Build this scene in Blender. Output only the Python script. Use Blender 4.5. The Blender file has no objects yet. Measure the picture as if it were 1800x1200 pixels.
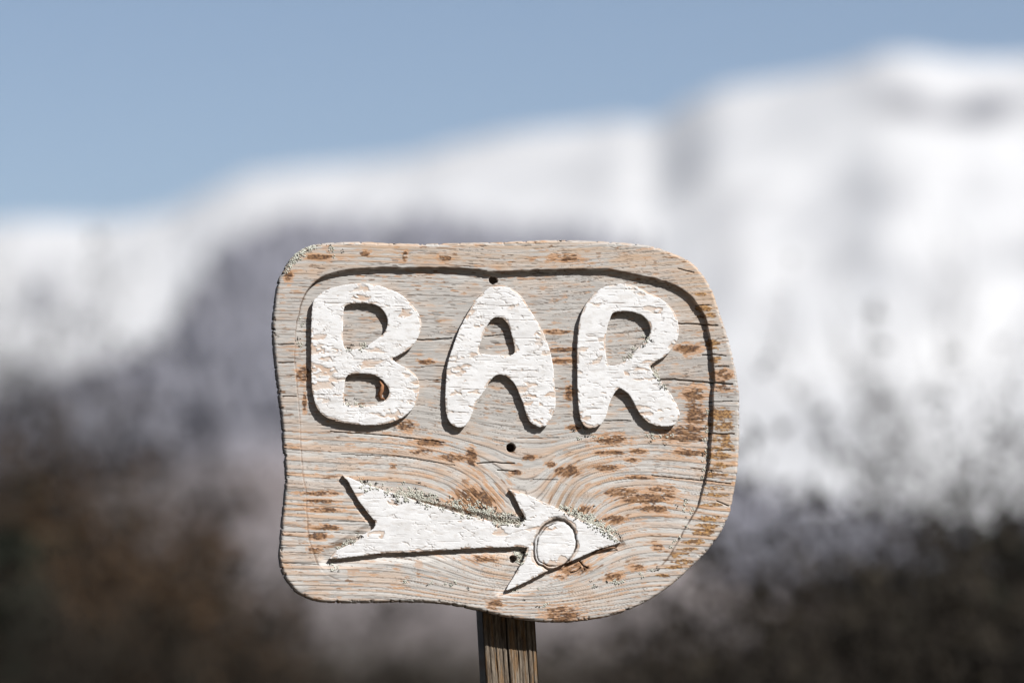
import bpy, math, random
import numpy as np
from mathutils import Vector, Matrix

R = math.radians
rng = np.random.default_rng(11)
random.seed(5)
scene = bpy.context.scene
COL = scene.collection

# ------------------------------------------------------------------ camera
YAW = R(7.0)                                  # the board is turned a little to the right
PITCH = R(5.0)
LENS, SENSOR = 135.0, 36.0
CAM = np.array([0.0, 0.0, 1.42])
cam_d = bpy.data.cameras.new('camera')
cam_d.lens, cam_d.sensor_width = LENS, SENSOR
cam_d.clip_start, cam_d.clip_end = 0.1, 60000
cam = bpy.data.objects.new('camera', cam_d)
cam.location = CAM
cam.rotation_euler = (math.pi / 2 + PITCH, 0, 0)
COL.objects.link(cam)
scene.camera = cam
cam_d.dof.use_dof = True
cam_d.dof.aperture_fstop = 2.55
DIST = 4.5
cam_d.dof.focus_distance = DIST + 0.0
cam_d.dof.aperture_blades = 0

# ------------------------------------------------------------------ sky and sun
LX, LY, LZ = 0.92, -1.0, 1.36                 # towards the sun, in the board's own axes
c7, s7 = math.cos(YAW), math.sin(YAW)
SUN = Vector((LX * c7 - LY * s7, LX * s7 + LY * c7, LZ)).normalized()
sun_el = math.asin(SUN.z)
sun_rot = math.atan2(SUN.x, SUN.y)
world = bpy.data.worlds.new('World')
scene.world = world
world.use_nodes = True
wn = world.node_tree.nodes
wl = world.node_tree.links
sky = wn.new('ShaderNodeTexSky')
sky.sky_type = 'NISHITA'
sky.sun_disc = False
sky.sun_elevation = sun_el
sky.sun_rotation = sun_rot
sky.altitude = 2200
sky.air_density = 1.0
sky.dust_density = 0.5
sky.ozone_density = 1.0
bg = wn['Background']
bg.inputs['Strength'].default_value = 0.078
wl.new(sky.outputs[0], bg.inputs['Color'])

sun_d = bpy.data.lights.new('sun', 'SUN')
sun_d.energy = 5.0
sun_d.angle = R(0.53)
sun_d.color = (1.0, 0.965, 0.92)
sun_o = bpy.data.objects.new('sun', sun_d)
sun_o.rotation_euler = SUN.to_track_quat('Z', 'Y').to_euler()
sun_o.location = (20, -20, 30)
COL.objects.link(sun_o)

vs = scene.view_settings
vs.view_transform = 'Standard'
vs.look = 'None'
vs.gamma = 1.0
vs.exposure = 0.38
vs.use_curve_mapping = False
scene.render.engine = 'CYCLES'
scene.cycles.use_denoising = True
scene.cycles.max_bounces = 6
scene.cycles.transparent_max_bounces = 4

# ------------------------------------------------------------------ pixel -> direction -> point
def ray(px, py):
    px = np.asarray(px, float); py = np.asarray(py, float)
    k = SENSOR / LENS / 1800.0
    dx = (px - 900) * k; dz = -(py - 600) * k
    d = np.stack([dx, math.cos(PITCH) - dz * math.sin(PITCH), math.sin(PITCH) + dz * math.cos(PITCH)], -1)
    return d                                  # depth along the view axis = 1

def at(px, py, Y):
    d = ray(px, py)
    t = (Y - CAM[1]) / d[..., 1]
    return CAM + d * t[..., None]

B0 = at(np.array(890.0), np.array(760.0), DIST)     # centre of the board's front face
EX = np.array([c7, s7, 0.0]); EY = np.array([-s7, c7, 0.0])
W_M = 0.55
S = DIST * SENSOR / LENS / 1800.0             # metres per photo pixel at the board

def to_uv(pts, back=0.0):
    p = np.asarray(pts, float)
    d = ray(p[:, 0], p[:, 1])
    b = B0 + EY * back
    t = ((b - CAM) @ EY) / (d @ EY)
    q = CAM + d * t[:, None] - b
    return np.stack([(q @ EX) / S + 890.0, -q[:, 2] / S + 760.0], -1)

# ------------------------------------------------------------------ numeric helpers
TAB = rng.random((256, 256))
def vnoise(x, y, seed=0):
    x = x + seed * 37.17; y = y + seed * 91.73
    xi = np.floor(x).astype(int); yi = np.floor(y).astype(int)
    fx = x - xi; fy = y - yi
    fx = fx * fx * (3 - 2 * fx); fy = fy * fy * (3 - 2 * fy)
    a = TAB[xi & 255, yi & 255]; b = TAB[(xi + 1) & 255, yi & 255]
    c = TAB[xi & 255, (yi + 1) & 255]; d = TAB[(xi + 1) & 255, (yi + 1) & 255]
    return (a * (1 - fx) + b * fx) * (1 - fy) + (c * (1 - fx) + d * fx) * fy

def fbm(x, y, seed=0, oct=4):
    s = 0; a = 0.5; t = 0
    for i in range(oct):
        s = s + a * vnoise(x * 2 ** i, y * 2 ** i, seed + i * 3.1); t += a; a *= 0.5
    return s / t

def sstep(a, b, x):
    t = np.clip((x - a) / (b - a), 0, 1)
    return t * t * (3 - 2 * t)

def smooth_poly(p, n=4, closed=True):
    """Catmull-Rom through the traced points."""
    p = np.asarray(p, float); m = len(p); out = []
    for i in range(m):
        p0, p1, p2, p3 = p[(i - 1) % m], p[i], p[(i + 1) % m], p[(i + 2) % m]
        for k in range(n):
            t = k / n
            out.append(0.5 * ((2 * p1) + (-p0 + p2) * t + (2 * p0 - 5 * p1 + 4 * p2 - p3) * t * t + (-p0 + 3 * p1 - 3 * p2 + p3) * t ** 3))
    return np.array(out)

def sdist(U, V, poly):
    """signed distance to a closed polygon, negative inside"""
    d2 = np.full(U.shape, 1e12); inside = np.zeros(U.shape, bool)
    m = len(poly)
    for i in range(m):
        ax, ay = poly[i]; bx, by = poly[(i + 1) % m]
        ex, ey = bx - ax, by - ay
        L = ex * ex + ey * ey
        if L < 1e-9: continue
        wx = U - ax; wy = V - ay
        t = np.clip((wx * ex + wy * ey) / L, 0, 1)
        qx = wx - ex * t; qy = wy - ey * t
        np.minimum(d2, qx * qx + qy * qy, out=d2)
        if ay != by:
            c = ((ay > V) != (by > V)) & (U < ex * (V - ay) / ey + ax)
            inside ^= c
    d = np.sqrt(d2)
    return np.where(inside, -d, d)

def pdist(U, V, line):
    d2 = np.full(U.shape, 1e12)
    for (ax, ay), (bx, by) in zip(line[:-1], line[1:]):
        ex, ey = bx - ax, by - ay; L = ex * ex + ey * ey + 1e-9
        wx = U - ax; wy = V - ay
        t = np.clip((wx * ex + wy * ey) / L, 0, 1)
        np.minimum(d2, (wx - ex * t) ** 2 + (wy - ey * t) ** 2, out=d2)
    return np.sqrt(d2)

def voronoi(x, y, seed=0):
    xi = np.floor(x).astype(int); yi = np.floor(y).astype(int)
    f1 = np.full(x.shape, 9.0); f2 = np.full(x.shape, 9.0); cid = np.zeros(x.shape)
    for i in (-1, 0, 1):
        for j in (-1, 0, 1):
            cx = xi + i; cy = yi + j
            jx = TAB[(cx + 17 * seed) & 255, (cy + 5) & 255]; jy = TAB[(cx + 91) & 255, (cy + 13 * seed) & 255]
            r = TAB[(cx + 43) & 255, (cy + 77 + seed) & 255]
            d = np.hypot(cx + jx - x, cy + jy - y)
            n = d < f1
            f2 = np.where(n, f1, np.minimum(f2, d))
            cid = np.where(n, r, cid); f1 = np.where(n, d, f1)
    return f1, f2, cid

def mix(a, b, t):
    t = np.asarray(t)[..., None]
    return np.asarray(a, float) * (1 - t) + np.asarray(b, float) * t

# ------------------------------------------------------------------ mesh and object helpers
def mesh_np(name, verts, faces, colors=None, smooth=False):
    me = bpy.data.meshes.new(name)
    verts = np.ascontiguousarray(verts, np.float32)
    faces = np.ascontiguousarray(faces, np.int32)
    nf, k = faces.shape
    me.vertices.add(len(verts)); me.vertices.foreach_set('co', verts.ravel())
    me.loops.add(nf * k); me.loops.foreach_set('vertex_index', faces.ravel())
    me.polygons.add(nf)
    me.polygons.foreach_set('loop_start', np.arange(0, nf * k, k, dtype=np.int32))
    me.polygons.foreach_set('loop_total', np.full(nf, k, np.int32))
    if smooth: me.polygons.foreach_set('use_smooth', np.ones(nf, bool))
    me.update(calc_edges=True)
    if colors is not None:
        a = me.attributes.new('tint', 'FLOAT_COLOR', 'POINT')
        c = np.ones((len(verts), 4), np.float32); c[:, :3] = colors
        a.data.foreach_set('color', c.ravel())
    me.validate(verbose=False)
    return me

def obj(name, me, mat, parent=None, label=None, cat=None, kind=None, group=None):
    o = bpy.data.objects.new(name, me)
    COL.objects.link(o)
    if mat is not None and not me.materials: me.materials.append(mat)
    if parent is not None: o.parent = parent
    for k, v in (('label', label), ('category', cat), ('kind', kind), ('group', group)):
        if v: o[k] = v
    return o

def empty(name, loc, rz=0, label=None, cat=None, group=None):
    o = bpy.data.objects.new(name, None); COL.objects.link(o)
    o.location = loc; o.rotation_euler = (0, 0, rz); o.empty_display_size = 0.1
    for k, v in (('label', label), ('category', cat), ('group', group)):
        if v: o[k] = v
    return o

# ------------------------------------------------------------------ materials
def new_mat(name):
    m = bpy.data.materials.new(name); m.use_nodes = True
    nt = m.node_tree
    return m, nt, nt.nodes, nt.links, nt.nodes['Principled BSDF']

def tint_mat(name, rough=0.85, grain=(60, 60, 900), amount=0.16, bump=0.25, spec=0.25):
    """surface pattern from the mesh's own tint, broken up by stretched procedural grain"""
    m, nt, n, l, p = new_mat(name)
    a = n.new('ShaderNodeAttribute'); a.attribute_name = 'tint'
    tc = n.new('ShaderNodeTexCoord'); mp = n.new('ShaderNodeMapping')
    mp.inputs['Scale'].default_value = grain
    l.new(tc.outputs['Object'], mp.inputs['Vector'])
    nz = n.new('ShaderNodeTexNoise'); nz.inputs['Scale'].default_value = 1.0; nz.inputs['Detail'].default_value = 4
    l.new(mp.outputs[0], nz.inputs['Vector'])
    mr = n.new('ShaderNodeMapRange'); mr.inputs['From Min'].default_value = 0.25; mr.inputs['From Max'].default_value = 0.75
    mr.inputs['To Min'].default_value = 1 - amount; mr.inputs['To Max'].default_value = 1 + amount * 0.6
    l.new(nz.outputs['Fac'], mr.inputs['Value'])
    mx = n.new('ShaderNodeVectorMath'); mx.operation = 'SCALE'
    l.new(a.outputs['Color'], mx.inputs[0]); l.new(mr.outputs[0], mx.inputs['Scale'])
    l.new(mx.outputs[0], p.inputs['Base Color'])
    b = n.new('ShaderNodeBump'); b.inputs['Strength'].default_value = bump; b.inputs['Distance'].default_value = 0.0008
    l.new(nz.outputs['Fac'], b.inputs['Height']); l.new(b.outputs[0], p.inputs['Normal'])
    p.inputs['Roughness'].default_value = rough
    p.inputs['Specular IOR Level'].default_value = spec
    return m

def noise_mat(name, c1, c2, scale=8, rough=0.9, detail=5, lo=0.35, hi=0.65, bump=0.0):
    m, nt, n, l, p = new_mat(name)
    tc = n.new('ShaderNodeTexCoord')
    nz = n.new('ShaderNodeTexNoise'); nz.inputs['Scale'].default_value = scale; nz.inputs['Detail'].default_value = detail
    l.new(tc.outputs['Object'], nz.inputs['Vector'])
    r = n.new('ShaderNodeValToRGB')
    r.color_ramp.elements[0].position = lo; r.color_ramp.elements[0].color = (*c1, 1)
    r.color_ramp.elements[1].position = hi; r.color_ramp.elements[1].color = (*c2, 1)
    l.new(nz.outputs['Fac'], r.inputs['Fac']); l.new(r.outputs[0], p.inputs['Base Color'])
    p.inputs['Roughness'].default_value = rough; p.inputs['Specular IOR Level'].default_value = 0.2
    if bump:
        b = n.new('ShaderNodeBump'); b.inputs['Strength'].default_value = bump
        l.new(nz.outputs['Fac'], b.inputs['Height']); l.new(b.outputs[0], p.inputs['Normal'])
    return m

M_WOOD = tint_mat('weathered_wood', 0.82, (120, 120, 1700), 0.17, 0.3)
M_PAINT = tint_mat('flaking_white_paint', 0.6, (500, 500, 900), 0.05, 0.15, 0.35)
M_POST = tint_mat('weathered_post_wood', 0.85, (1500, 1500, 160), 0.5, 0.8)

# ================================================================== THE SETTING
def ground_h(x, y):
    r = np.hypot(x, y)
    return 0.05 * (fbm(x / 3.0, y / 3.0, 4) - 0.5) * np.clip(r / 3, 0.3, 6) + np.where(y > 40, (y - 40) * 0.012, 0) * sstep(40, 140, y)

# ground: one sheet, fine near the camera and coarse far away
ang = np.linspace(0, 2 * math.pi, 145)[:-1]
rad = np.concatenate([[0.4], np.geomspace(0.8, 14000, 110)])
RA, AN = np.meshgrid(rad, ang, indexing='ij')
gx, gy = RA * np.sin(AN), RA * np.cos(AN)
gz = ground_h(gx, gy)
gz = np.where(RA > 2500, gz - (RA - 2500) * 0.004, gz)
nr, na = gx.shape
idx = np.arange(nr * na).reshape(nr, na)
q = np.stack([idx[:-1], idx[1:], np.roll(idx, -1, 1)[1:], np.roll(idx, -1, 1)[:-1]], -1).reshape(-1, 4)
gv = np.stack([gx, gy, gz], -1).reshape(-1, 3)
m, nt, n, l, p = new_mat('winter_meadow')
tc = n.new('ShaderNodeTexCoord')
n1 = n.new('ShaderNodeTexNoise'); n1.inputs['Scale'].default_value = 0.25; n1.inputs['Detail'].default_value = 6
n2 = n.new('ShaderNodeTexNoise'); n2.inputs['Scale'].default_value = 9.0; n2.inputs['Detail'].default_value = 5
l.new(tc.outputs['Object'], n1.inputs['Vector']); l.new(tc.outputs['Object'], n2.inputs['Vector'])
r1 = n.new('ShaderNodeValToRGB')
r1.color_ramp.elements[0].position = 0.3; r1.color_ramp.elements[0].color = (0.025, 0.019, 0.013, 1)
r1.color_ramp.elements[1].position = 0.7; r1.color_ramp.elements[1].color = (0.085, 0.062, 0.038, 1)
l.new(n2.outputs['Fac'], r1.inputs['Fac'])
r2 = n.new('ShaderNodeValToRGB')
r2.color_ramp.elements[0].position = 0.69; r2.color_ramp.elements[1].position = 0.76
l.new(n1.outputs['Fac'], r2.inputs['Fac'])
mx = n.new('ShaderNodeMix'); mx.data_type = 'RGBA'
l.new(r2.outputs[0], mx.inputs['Factor']); l.new(r1.outputs[0], mx.inputs['A']); mx.inputs['B'].default_value = (0.78, 0.8, 0.84, 1)
l.new(mx.outputs['Result'], p.inputs['Base Color']); p.inputs['Roughness'].default_value = 0.9
obj('ground', mesh_np('ground', gv, q, smooth=True), m, kind='structure', label='brown winter meadow with patches of snow')

# terrain rising to a crest that is described by its outline against what lies behind
def crest_terrain(name, crest, Y0, Y1, Y2, prof, rough, seed, na=260, nd=110, a0=-2600, a1=4400, foot=0.0):
    ax = np.linspace(a0, a1, na); t = np.linspace(0, 1, nd)
    A, T = np.meshgrid(ax, t)
    Yc = Y1 * (1 + 0.10 * (fbm(A / 600, A * 0 + 3.3, seed) - 0.5))
    Yv = np.where(T < 0.7, Y0 + (Yc - Y0) * (T / 0.7), Yc + (Y2 - Yc) * (T - 0.7) / 0.3)
    crest = np.array(crest, float)
    py = np.interp(A, crest[:, 0], crest[:, 1])
    P = at(A, py, Yc)
    crest_z = P[..., 2]
    rel = np.clip(T / 0.7, 0, 1)
    f = np.where(T < 0.7, rel ** prof, 1 - 0.75 * ((T - 0.7) / 0.3) ** 1.4)
    X = at(A, py, Yv)[..., 0]
    g = fbm((0.8 * X + 0.6 * Yv) / (rough * 6), (0.8 * Yv - 0.6 * X) / (rough * 6), seed + 2, 5) - 0.5
    base = ground_h(X, Yv) - foot
    Z = base + (crest_z - base) * f + g * rough * 2.0 * np.clip(rel * 2.2, 0, 1) * (1 - 0.75 * sstep(0.75, 1, rel))
    V = np.stack([X, Yv, Z], -1)
    i = np.arange(nd * na).reshape(nd, na)
    q = np.stack([i[:-1, :-1], i[:-1, 1:], i[1:, 1:], i[1:, :-1]], -1).reshape(-1, 4)
    return A, V, q

def elev_px(V):
    """photo row and column a point is seen at: only used to read where rock and woods lie on the slope"""
    d = V - CAM
    f = d[..., 1] * math.cos(PITCH) + d[..., 2] * math.sin(PITCH)
    u = -d[..., 1] * math.sin(PITCH) + d[..., 2] * math.cos(PITCH)
    k = SENSOR / LENS / 1800.0
    return d[..., 0] / f / k + 900, 600 - u / f / k

# --- the snow mountain
ridge = [(-2600, 620), (-1400, 430), (-700, 520), (-300, 430), (0, 392), (60, 388), (200, 384), (300, 362), (380, 322), (440, 296), (520, 288), (620, 280),
         (720, 268), (820, 242), (920, 222), (1020, 210), (1090, 200), (1150, 208), (1200, 178), (1260, 150), (1320, 140), (1420, 130), (1490, 116),
         (1540, 98), (1600, 92), (1680, 104), (1800, 108), (1950, 70), (2300, 150), (2900, 20), (3600, 240), (4400, 420)]
A, V, q = crest_terrain('snow_mountain', ridge, 1900, 4300, 6200, 1.12, 70, 8, 420, 150)
ax, ay = elev_px(V)
def spot(cx, cy, rx, ry): return np.exp(-((ax - cx) / rx) ** 2 - ((ay - cy) / ry) ** 2)
rock = (0.95 * spot(1590, 185, 55, 26) + 0.9 * spot(1735, 190, 50, 22) + 0.9 * spot(1690, 205, 60, 14) + 0.5 * spot(1210, 300, 28, 60) + 0.38 * spot(1285, 345, 60, 22) +
        0.5 * spot(1280, 460, 30, 90) + 0.35 * spot(1490, 450, 50, 30) + 0.35 * spot(1060, 320, 40, 25) + 0.45 * spot(700, 400, 170, 22) + 0.3 * spot(1380, 560, 40, 50) +
        0.75 * spot(75, 530, 38, 55) + 0.75 * spot(150, 570, 30, 35) + 0.5 * spot(40, 640, 60, 30) + 0.4 * spot(1550, 335, 60, 30) + 0.4 * spot(1650, 520, 50, 50) +
        0.35 * spot(1450, 760, 60, 40) + 0.35 * spot(1330, 680, 40, 60))
fx = fbm((0.8 * V[..., 0] + 0.6 * V[..., 2]) / 80, (0.75 * V[..., 2] - 0.6 * V[..., 0]) / 55, 31, 4)
rockm = np.clip(rock * (0.45 + 1.1 * fx) + np.clip((fx - 0.52) * 1.4, 0, 1) * 0.4, 0, 1)
low = sstep(900, 1080, ay)
tint = mix(mix((0.60, 0.595, 0.585), (0.15, 0.15, 0.165), np.clip(rockm, 0, 0.95)), (0.13, 0.115, 0.12), low * 0.85)
M_SNOW = tint_mat('snow_and_rock', 0.7, (0.02, 0.02, 0.03), 0.12, 0.0)
obj('snow_mountain', mesh_np('snow_mountain', V.reshape(-1, 3), q, tint.reshape(-1, 3), True), M_SNOW, kind='structure',
    label='snow covered mountain ridge with dark rock bands under a blue sky')

# --- unseen dark slope, added behind the camera to keep sky light off the sign
bt = np.linspace(0, 1, 40); ba = np.linspace(R(95), R(265), 120)
BT, BA = np.meshgrid(bt, ba, indexing='ij')
br = 130 + BT * 900
bz = -2 + 770 * BT ** 0.9 * (0.9 + 0.2 * fbm(BA * 9, BT * 5, 77, 3)) * np.clip(np.sin((BA - R(95)) / R(170) * math.pi) * 1.6, 0, 1)
bV = np.stack([br * np.sin(BA), br * np.cos(BA), bz], -1)
bi_ = np.arange(40 * 120).reshape(40, 120)
bq = np.stack([bi_[:-1, :-1], bi_[1:, :-1], bi_[1:, 1:], bi_[:-1, 1:]], -1).reshape(-1, 4)
obj('sky_block_slope', mesh_np('sky_block_slope', bV.reshape(-1, 3), bq, smooth=True), noise_mat('sky_block_dark', (0.015, 0.022, 0.014), (0.055, 0.06, 0.045), 0.06, bump=0.6),
    kind='structure', label='unseen dark slope added behind the camera to block sky light')

# --- the wooded hill in front of it, left of and behind the sign
hill_top = [(-2600, 900), (-900, 860), (-200, 800), (0, 735), (120, 700), (230, 668), (300, 625), (350, 560), (395, 490), (430, 452), (480, 438), (620, 430), (760, 424),
            (900, 428), (1000, 432), (1080, 450), (1140, 520), (1180, 640), (1210, 800), (1260, 910), (1400, 970), (1600, 985), (2000, 1000), (3000, 1010), (4400, 1000)]
A2, V2, q2 = crest_terrain('wooded_hill', hill_top, 420, 900, 1300, 1.0, 9, 21, 300, 90)
ax2, ay2 = elev_px(V2)
w = fbm(V2[..., 0] / 22, V2[..., 1] / 40, 5, 4)
w2 = fbm(V2[..., 0] / 60, V2[..., 2] / 30, 15, 3)
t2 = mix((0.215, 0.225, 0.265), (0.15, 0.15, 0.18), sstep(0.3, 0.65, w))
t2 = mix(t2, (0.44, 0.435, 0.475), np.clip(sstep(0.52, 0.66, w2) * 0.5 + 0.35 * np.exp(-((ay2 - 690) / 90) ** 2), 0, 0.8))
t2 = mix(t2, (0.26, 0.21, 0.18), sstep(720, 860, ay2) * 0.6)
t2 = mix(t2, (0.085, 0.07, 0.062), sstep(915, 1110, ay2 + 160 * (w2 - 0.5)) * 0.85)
M_HILL = tint_mat('bare_woodland_slope', 0.9, (0.12, 0.12, 0.2), 0.25, 0.0)
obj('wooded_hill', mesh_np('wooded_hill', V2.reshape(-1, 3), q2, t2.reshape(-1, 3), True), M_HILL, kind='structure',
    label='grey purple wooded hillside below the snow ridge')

# bare trees on that hill: too far away to tell apart, one mass
ii = rng.integers(20, 62, 5200); jj = rng.integers(95, 190, 5200)
base = V2[ii, jj] + np.stack([rng.normal(0, 3, 5200), rng.normal(0, 3, 5200), np.full(5200, -1.0)], -1)
hh = rng.uniform(5, 11, 5200); rr = hh * rng.uniform(0.18, 0.3, 5200)
k6 = np.arange(5) * 2 * math.pi / 5
ringp = np.stack([np.cos(k6), np.sin(k6)], -1)
tv, tf = [], []
top = base + np.stack([0 * hh, 0 * hh, hh], -1)
mid = np.stack([base[:, None, 0] + ringp[None, :, 0] * rr[:, None] * rng.uniform(0.7, 1.2, (5200, 5)),
                base[:, None, 1] + ringp[None, :, 1] * rr[:, None], base[:, None, 2] + hh[:, None] * rng.uniform(0.35, 0.6, (5200, 5))], -1)
av = np.concatenate([base[:, None], top[:, None], mid], 1)         # 7 points each
off = (np.arange(5200) * 7)[:, None]
fc = []
for k in range(5):
    fc.append(np.stack([np.full(5200, 0), np.full(5200, 2 + (k + 1) % 5), np.full(5200, 2 + k)], -1) + off)
    fc.append(np.stack([np.full(5200, 1), np.full(5200, 2 + k), np.full(5200, 2 + (k + 1) % 5)], -1) + off)
M_WOODS = noise_mat('bare_far_trees', (0.13, 0.13, 0.15), (0.26, 0.26, 0.295), 0.05)
obj('far_wood', mesh_np('far_wood', av.reshape(-1, 3), np.concatenate(fc)), M_WOODS, kind='stuff', label='leafless far wood covering the grey hillside', cat='wood')

# ================================================================== THE SIGN
# traced outlines, photo pixels
OUT = [(482, 573), (484, 545), (488, 512), (492, 492), (500, 476), (509, 459), (522, 445), (541, 434), (563, 429), (601, 426), (638, 426), (668, 427.5), (738, 428.5), (820, 427), (885, 425.5),
       (950, 423), (1008, 423), (1067, 425), (1113, 428.7), (1148, 433.5), (1176, 443), (1207, 457), (1225, 471), (1239, 490.5), (1251, 513), (1260, 541), (1270, 571), (1281, 608), (1291, 650),
       (1296.5, 690), (1297.7, 750), (1296.5, 785), (1293, 832), (1286, 872), (1276, 911), (1253, 952), (1214, 993), (1181, 1023), (1137, 1053), (1090, 1073.5), (1043, 1085.5), (997, 1090), (945, 1088.5),
       (888, 1081), (843, 1069), (797, 1060), (762, 1056), (703, 1054), (657, 1056), (610, 1056), (570, 1054), (547, 1049), (524, 1037), (509, 1020), (500, 1004), (495, 984), (495.5, 960), (498, 930),
       (501, 895), (504, 865), (506, 832), (503, 801), (499.5, 762), (497, 727), (492.5, 690), (486, 632)]
REC = [(522, 565), (526, 550), (533, 524), (544.7, 505.7), (563, 489), (586.7, 479), (610, 475), (647, 471), (680, 470), (715, 471), (761.7, 470), (808, 472), (843, 475), (862, 477), (890, 477.7),
       (926.7, 475), (1020, 473.5), (1062, 472.5), (1083, 476), (1108.7, 481), (1136.7, 487), (1160, 491.7), (1188, 503), (1213.7, 519.7), (1230, 540.7), (1241.7, 564), (1248.7, 596.7), (1252, 627),
       (1256, 662), (1254.5, 690), (1253, 738), (1251, 773), (1247.5, 810.7), (1241.7, 838.7), (1234.7, 866.7), (1227.7, 890), (1211, 918), (1199.7, 936.7), (1188, 958), (1171.7, 983.7), (1148, 1004.7),
       (1113, 1021), (1043, 1042), (960, 1050), (860, 1046), (760, 1036), (660, 1030), (600, 1020), (566, 1003), (553, 977), (544.7, 953), (540, 918), (537.5, 862), (532, 829), (528, 773), (525.5, 722),
       (522, 680), (518.5, 632), (519, 590)]
LB = [[(550.5, 531), (558.7, 520), (575, 509), (600.7, 502), (633, 498), (656.7, 500), (680, 507), (703, 517), (722, 533.7), (735, 550), (740.7, 568.7), (737, 587), (726.7, 606), (712.7, 617.7), (698, 625.5),
       (690, 630.5), (699, 639), (717, 648), (729, 657), (736, 669), (737, 688), (731, 708), (719.7, 724), (703, 736), (680, 744), (652, 747), (621.7, 745), (591, 739.5), (570, 731), (556, 715), (550.5, 694), (548, 678), (546.5, 620), (547, 573), (548, 548)],
      [(604, 546), (609, 536), (628.7, 532.5), (652, 533.7), (668, 540.7), (679, 554.7), (681, 571), (675, 585), (661, 596.7), (642.7, 608), (628.7, 613), (607, 613), (603, 597), (603, 568.7)],
      [(607.7, 664), (617, 657.8), (638, 656), (656.7, 659), (670.7, 666.7), (680, 678), (684.5, 688), (681, 698), (673, 705.7), (656.7, 711), (612, 712.5), (606, 705.7), (605, 683)]]
LA = [[(878, 503.5), (866.7, 503.5), (852.7, 511), (834, 531), (820, 554.7), (808, 578), (796.7, 608), (787, 638.7), (784, 666.7), (782.7, 690), (784, 722), (789.7, 740.7), (803.7, 751), (817.7, 747.7),
       (827, 733.7), (836, 710), (852.7, 684.7), (862, 669), (870, 660.5), (880.7, 658.5), (894, 664), (905.7, 677), (912, 691), (919.7, 710), (925.5, 729), (933.7, 743), (947.7, 750), (961.7, 746.5), (971, 731),
       (976, 715), (976.5, 693), (974.5, 675), (972, 643), (966, 615), (957, 589.7), (947.7, 571), (936, 552), (924, 531), (912.7, 517), (896, 506.5)],
      [(857, 571), (864, 561.7), (872, 557), (882, 559), (890, 566), (895, 575), (901, 594), (904.5, 612), (901, 623), (880, 624.5), (846, 621.5), (842, 612), (848, 592)]]
LR = [[(1017.7, 568.7), (1024.7, 545), (1034, 529), (1048, 512.7), (1066.7, 503), (1090, 498.7), (1113, 502), (1132, 510), (1155, 522), (1174, 535), (1185.7, 550), (1192.7, 573), (1191.5, 594), (1183, 610.7),
       (1171.7, 623.5), (1155, 634), (1146, 640), (1143.5, 646), (1153, 661), (1167, 675), (1175, 686), (1183, 698.7), (1191.5, 715), (1194.5, 729), (1190, 740.7), (1181, 747.7), (1162, 749), (1143.7, 744),
       (1129.7, 733.7), (1120, 719.7), (1111, 702), (1101.7, 690), (1090, 682.5), (1083, 686), (1077, 696), (1071, 710), (1064, 733.7), (1055, 746.5), (1038.7, 752), (1027, 747.7), (1020, 733.7), (1016.5, 708),
       (1015, 678), (1014.5, 643), (1014.5, 608)],
      [(1072.5, 559), (1078, 550), (1090, 547), (1108.7, 547.7), (1127, 553.5), (1138, 564), (1143.7, 578), (1140, 591), (1127, 606), (1111, 622), (1093, 638), (1072, 642), (1066, 631.7), (1064, 603.7), (1066.7, 578)]]
ARR = [(600.7, 834), (611, 845), (622, 865), (631, 880.7), (647, 901.7), (660, 917), (660, 923), (656, 929), (640, 938), (614.7, 955.7), (591, 967), (578, 981.5), (600, 980.5), (633, 976.7), (673, 971.5), (726.7, 969.7),
       (796.7, 965), (850, 962), (890, 961.5), (912.7, 960), (927, 962.5), (920, 983.7), (908, 1004.7), (896, 1024), (888, 1038), (903, 1032), (926.7, 1021), (966, 1001), (992, 990.7), (1020, 979), (1048, 966), (1070, 960),
       (1091.5, 953), (1083, 945), (1066.7, 932), (1043, 922), (1010.7, 909), (985, 895), (957, 883), (925, 868), (910, 864), (893.5, 859), (900, 866), (906, 876), (915, 895), (925, 913), (910, 921), (880, 920.5), (843, 911), (796.7, 899),
       (750, 885), (715, 873.7), (675, 861), (633, 848), (614.7, 839)]

T_B = 38.0                                    # board thickness in px units (about 22 mm)
D_REC = 9.0
outp = smooth_poly(to_uv(OUT), 3)
recp = smooth_poly(to_uv(REC), 3)
lets = [[smooth_poly(to_uv(c), 4) for c in L] for L in (LB, LA, LR)]
arrp = to_uv(ARR)
RSD_CACHE = {}

def depth_w(V):
    return np.interp(V, [400, 755, 800, 870, 940, 1000, 1050], [1, 1, 0.92, 0.7, 0.35, 0.08, 0.0])

def grain_phase(U, V):
    """ring coordinate: level lines sink towards the knot under the arrow head"""
    amp = np.interp(V, [400, 720, 790, 850, 900, 960, 1010, 1060, 1120], [0, 4, 24, 62, 92, 84, 58, 30, 10])
    wl = np.interp(V, [700, 850, 960, 1100], [150, 115, 130, 190])
    wr = np.interp(V, [700, 850, 960, 1100], [110, 80, 105, 160])
    dx = U - 930
    g = np.exp(-np.abs(dx / np.where(dx < 0, wl, wr)) ** 2.2)
    rise = np.interp(V, [740, 800, 870, 930, 1000], [0, 10, 24, 10, 0]) * np.exp(-((U - 1140) / 110) ** 2)
    slope = -0.035 * (U - 890) * sstep(620, 700, V) * (1 - sstep(900, 1000, V)) * np.where(U < 890, -1, 0.2)
    wav = 5 * (fbm(U / 170, V / 70, 7, 3) - 0.5) + 26 * (fbm(U / 420, V / 200, 9, 2) - 0.5)
    up = 0.06 * np.clip(U - 880, 0, None) * (1 - sstep(600, 720, V))
    return V - amp * g + rise - slope + wav + up

KNOT = to_uv([(975.5, 957)])[0]

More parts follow.
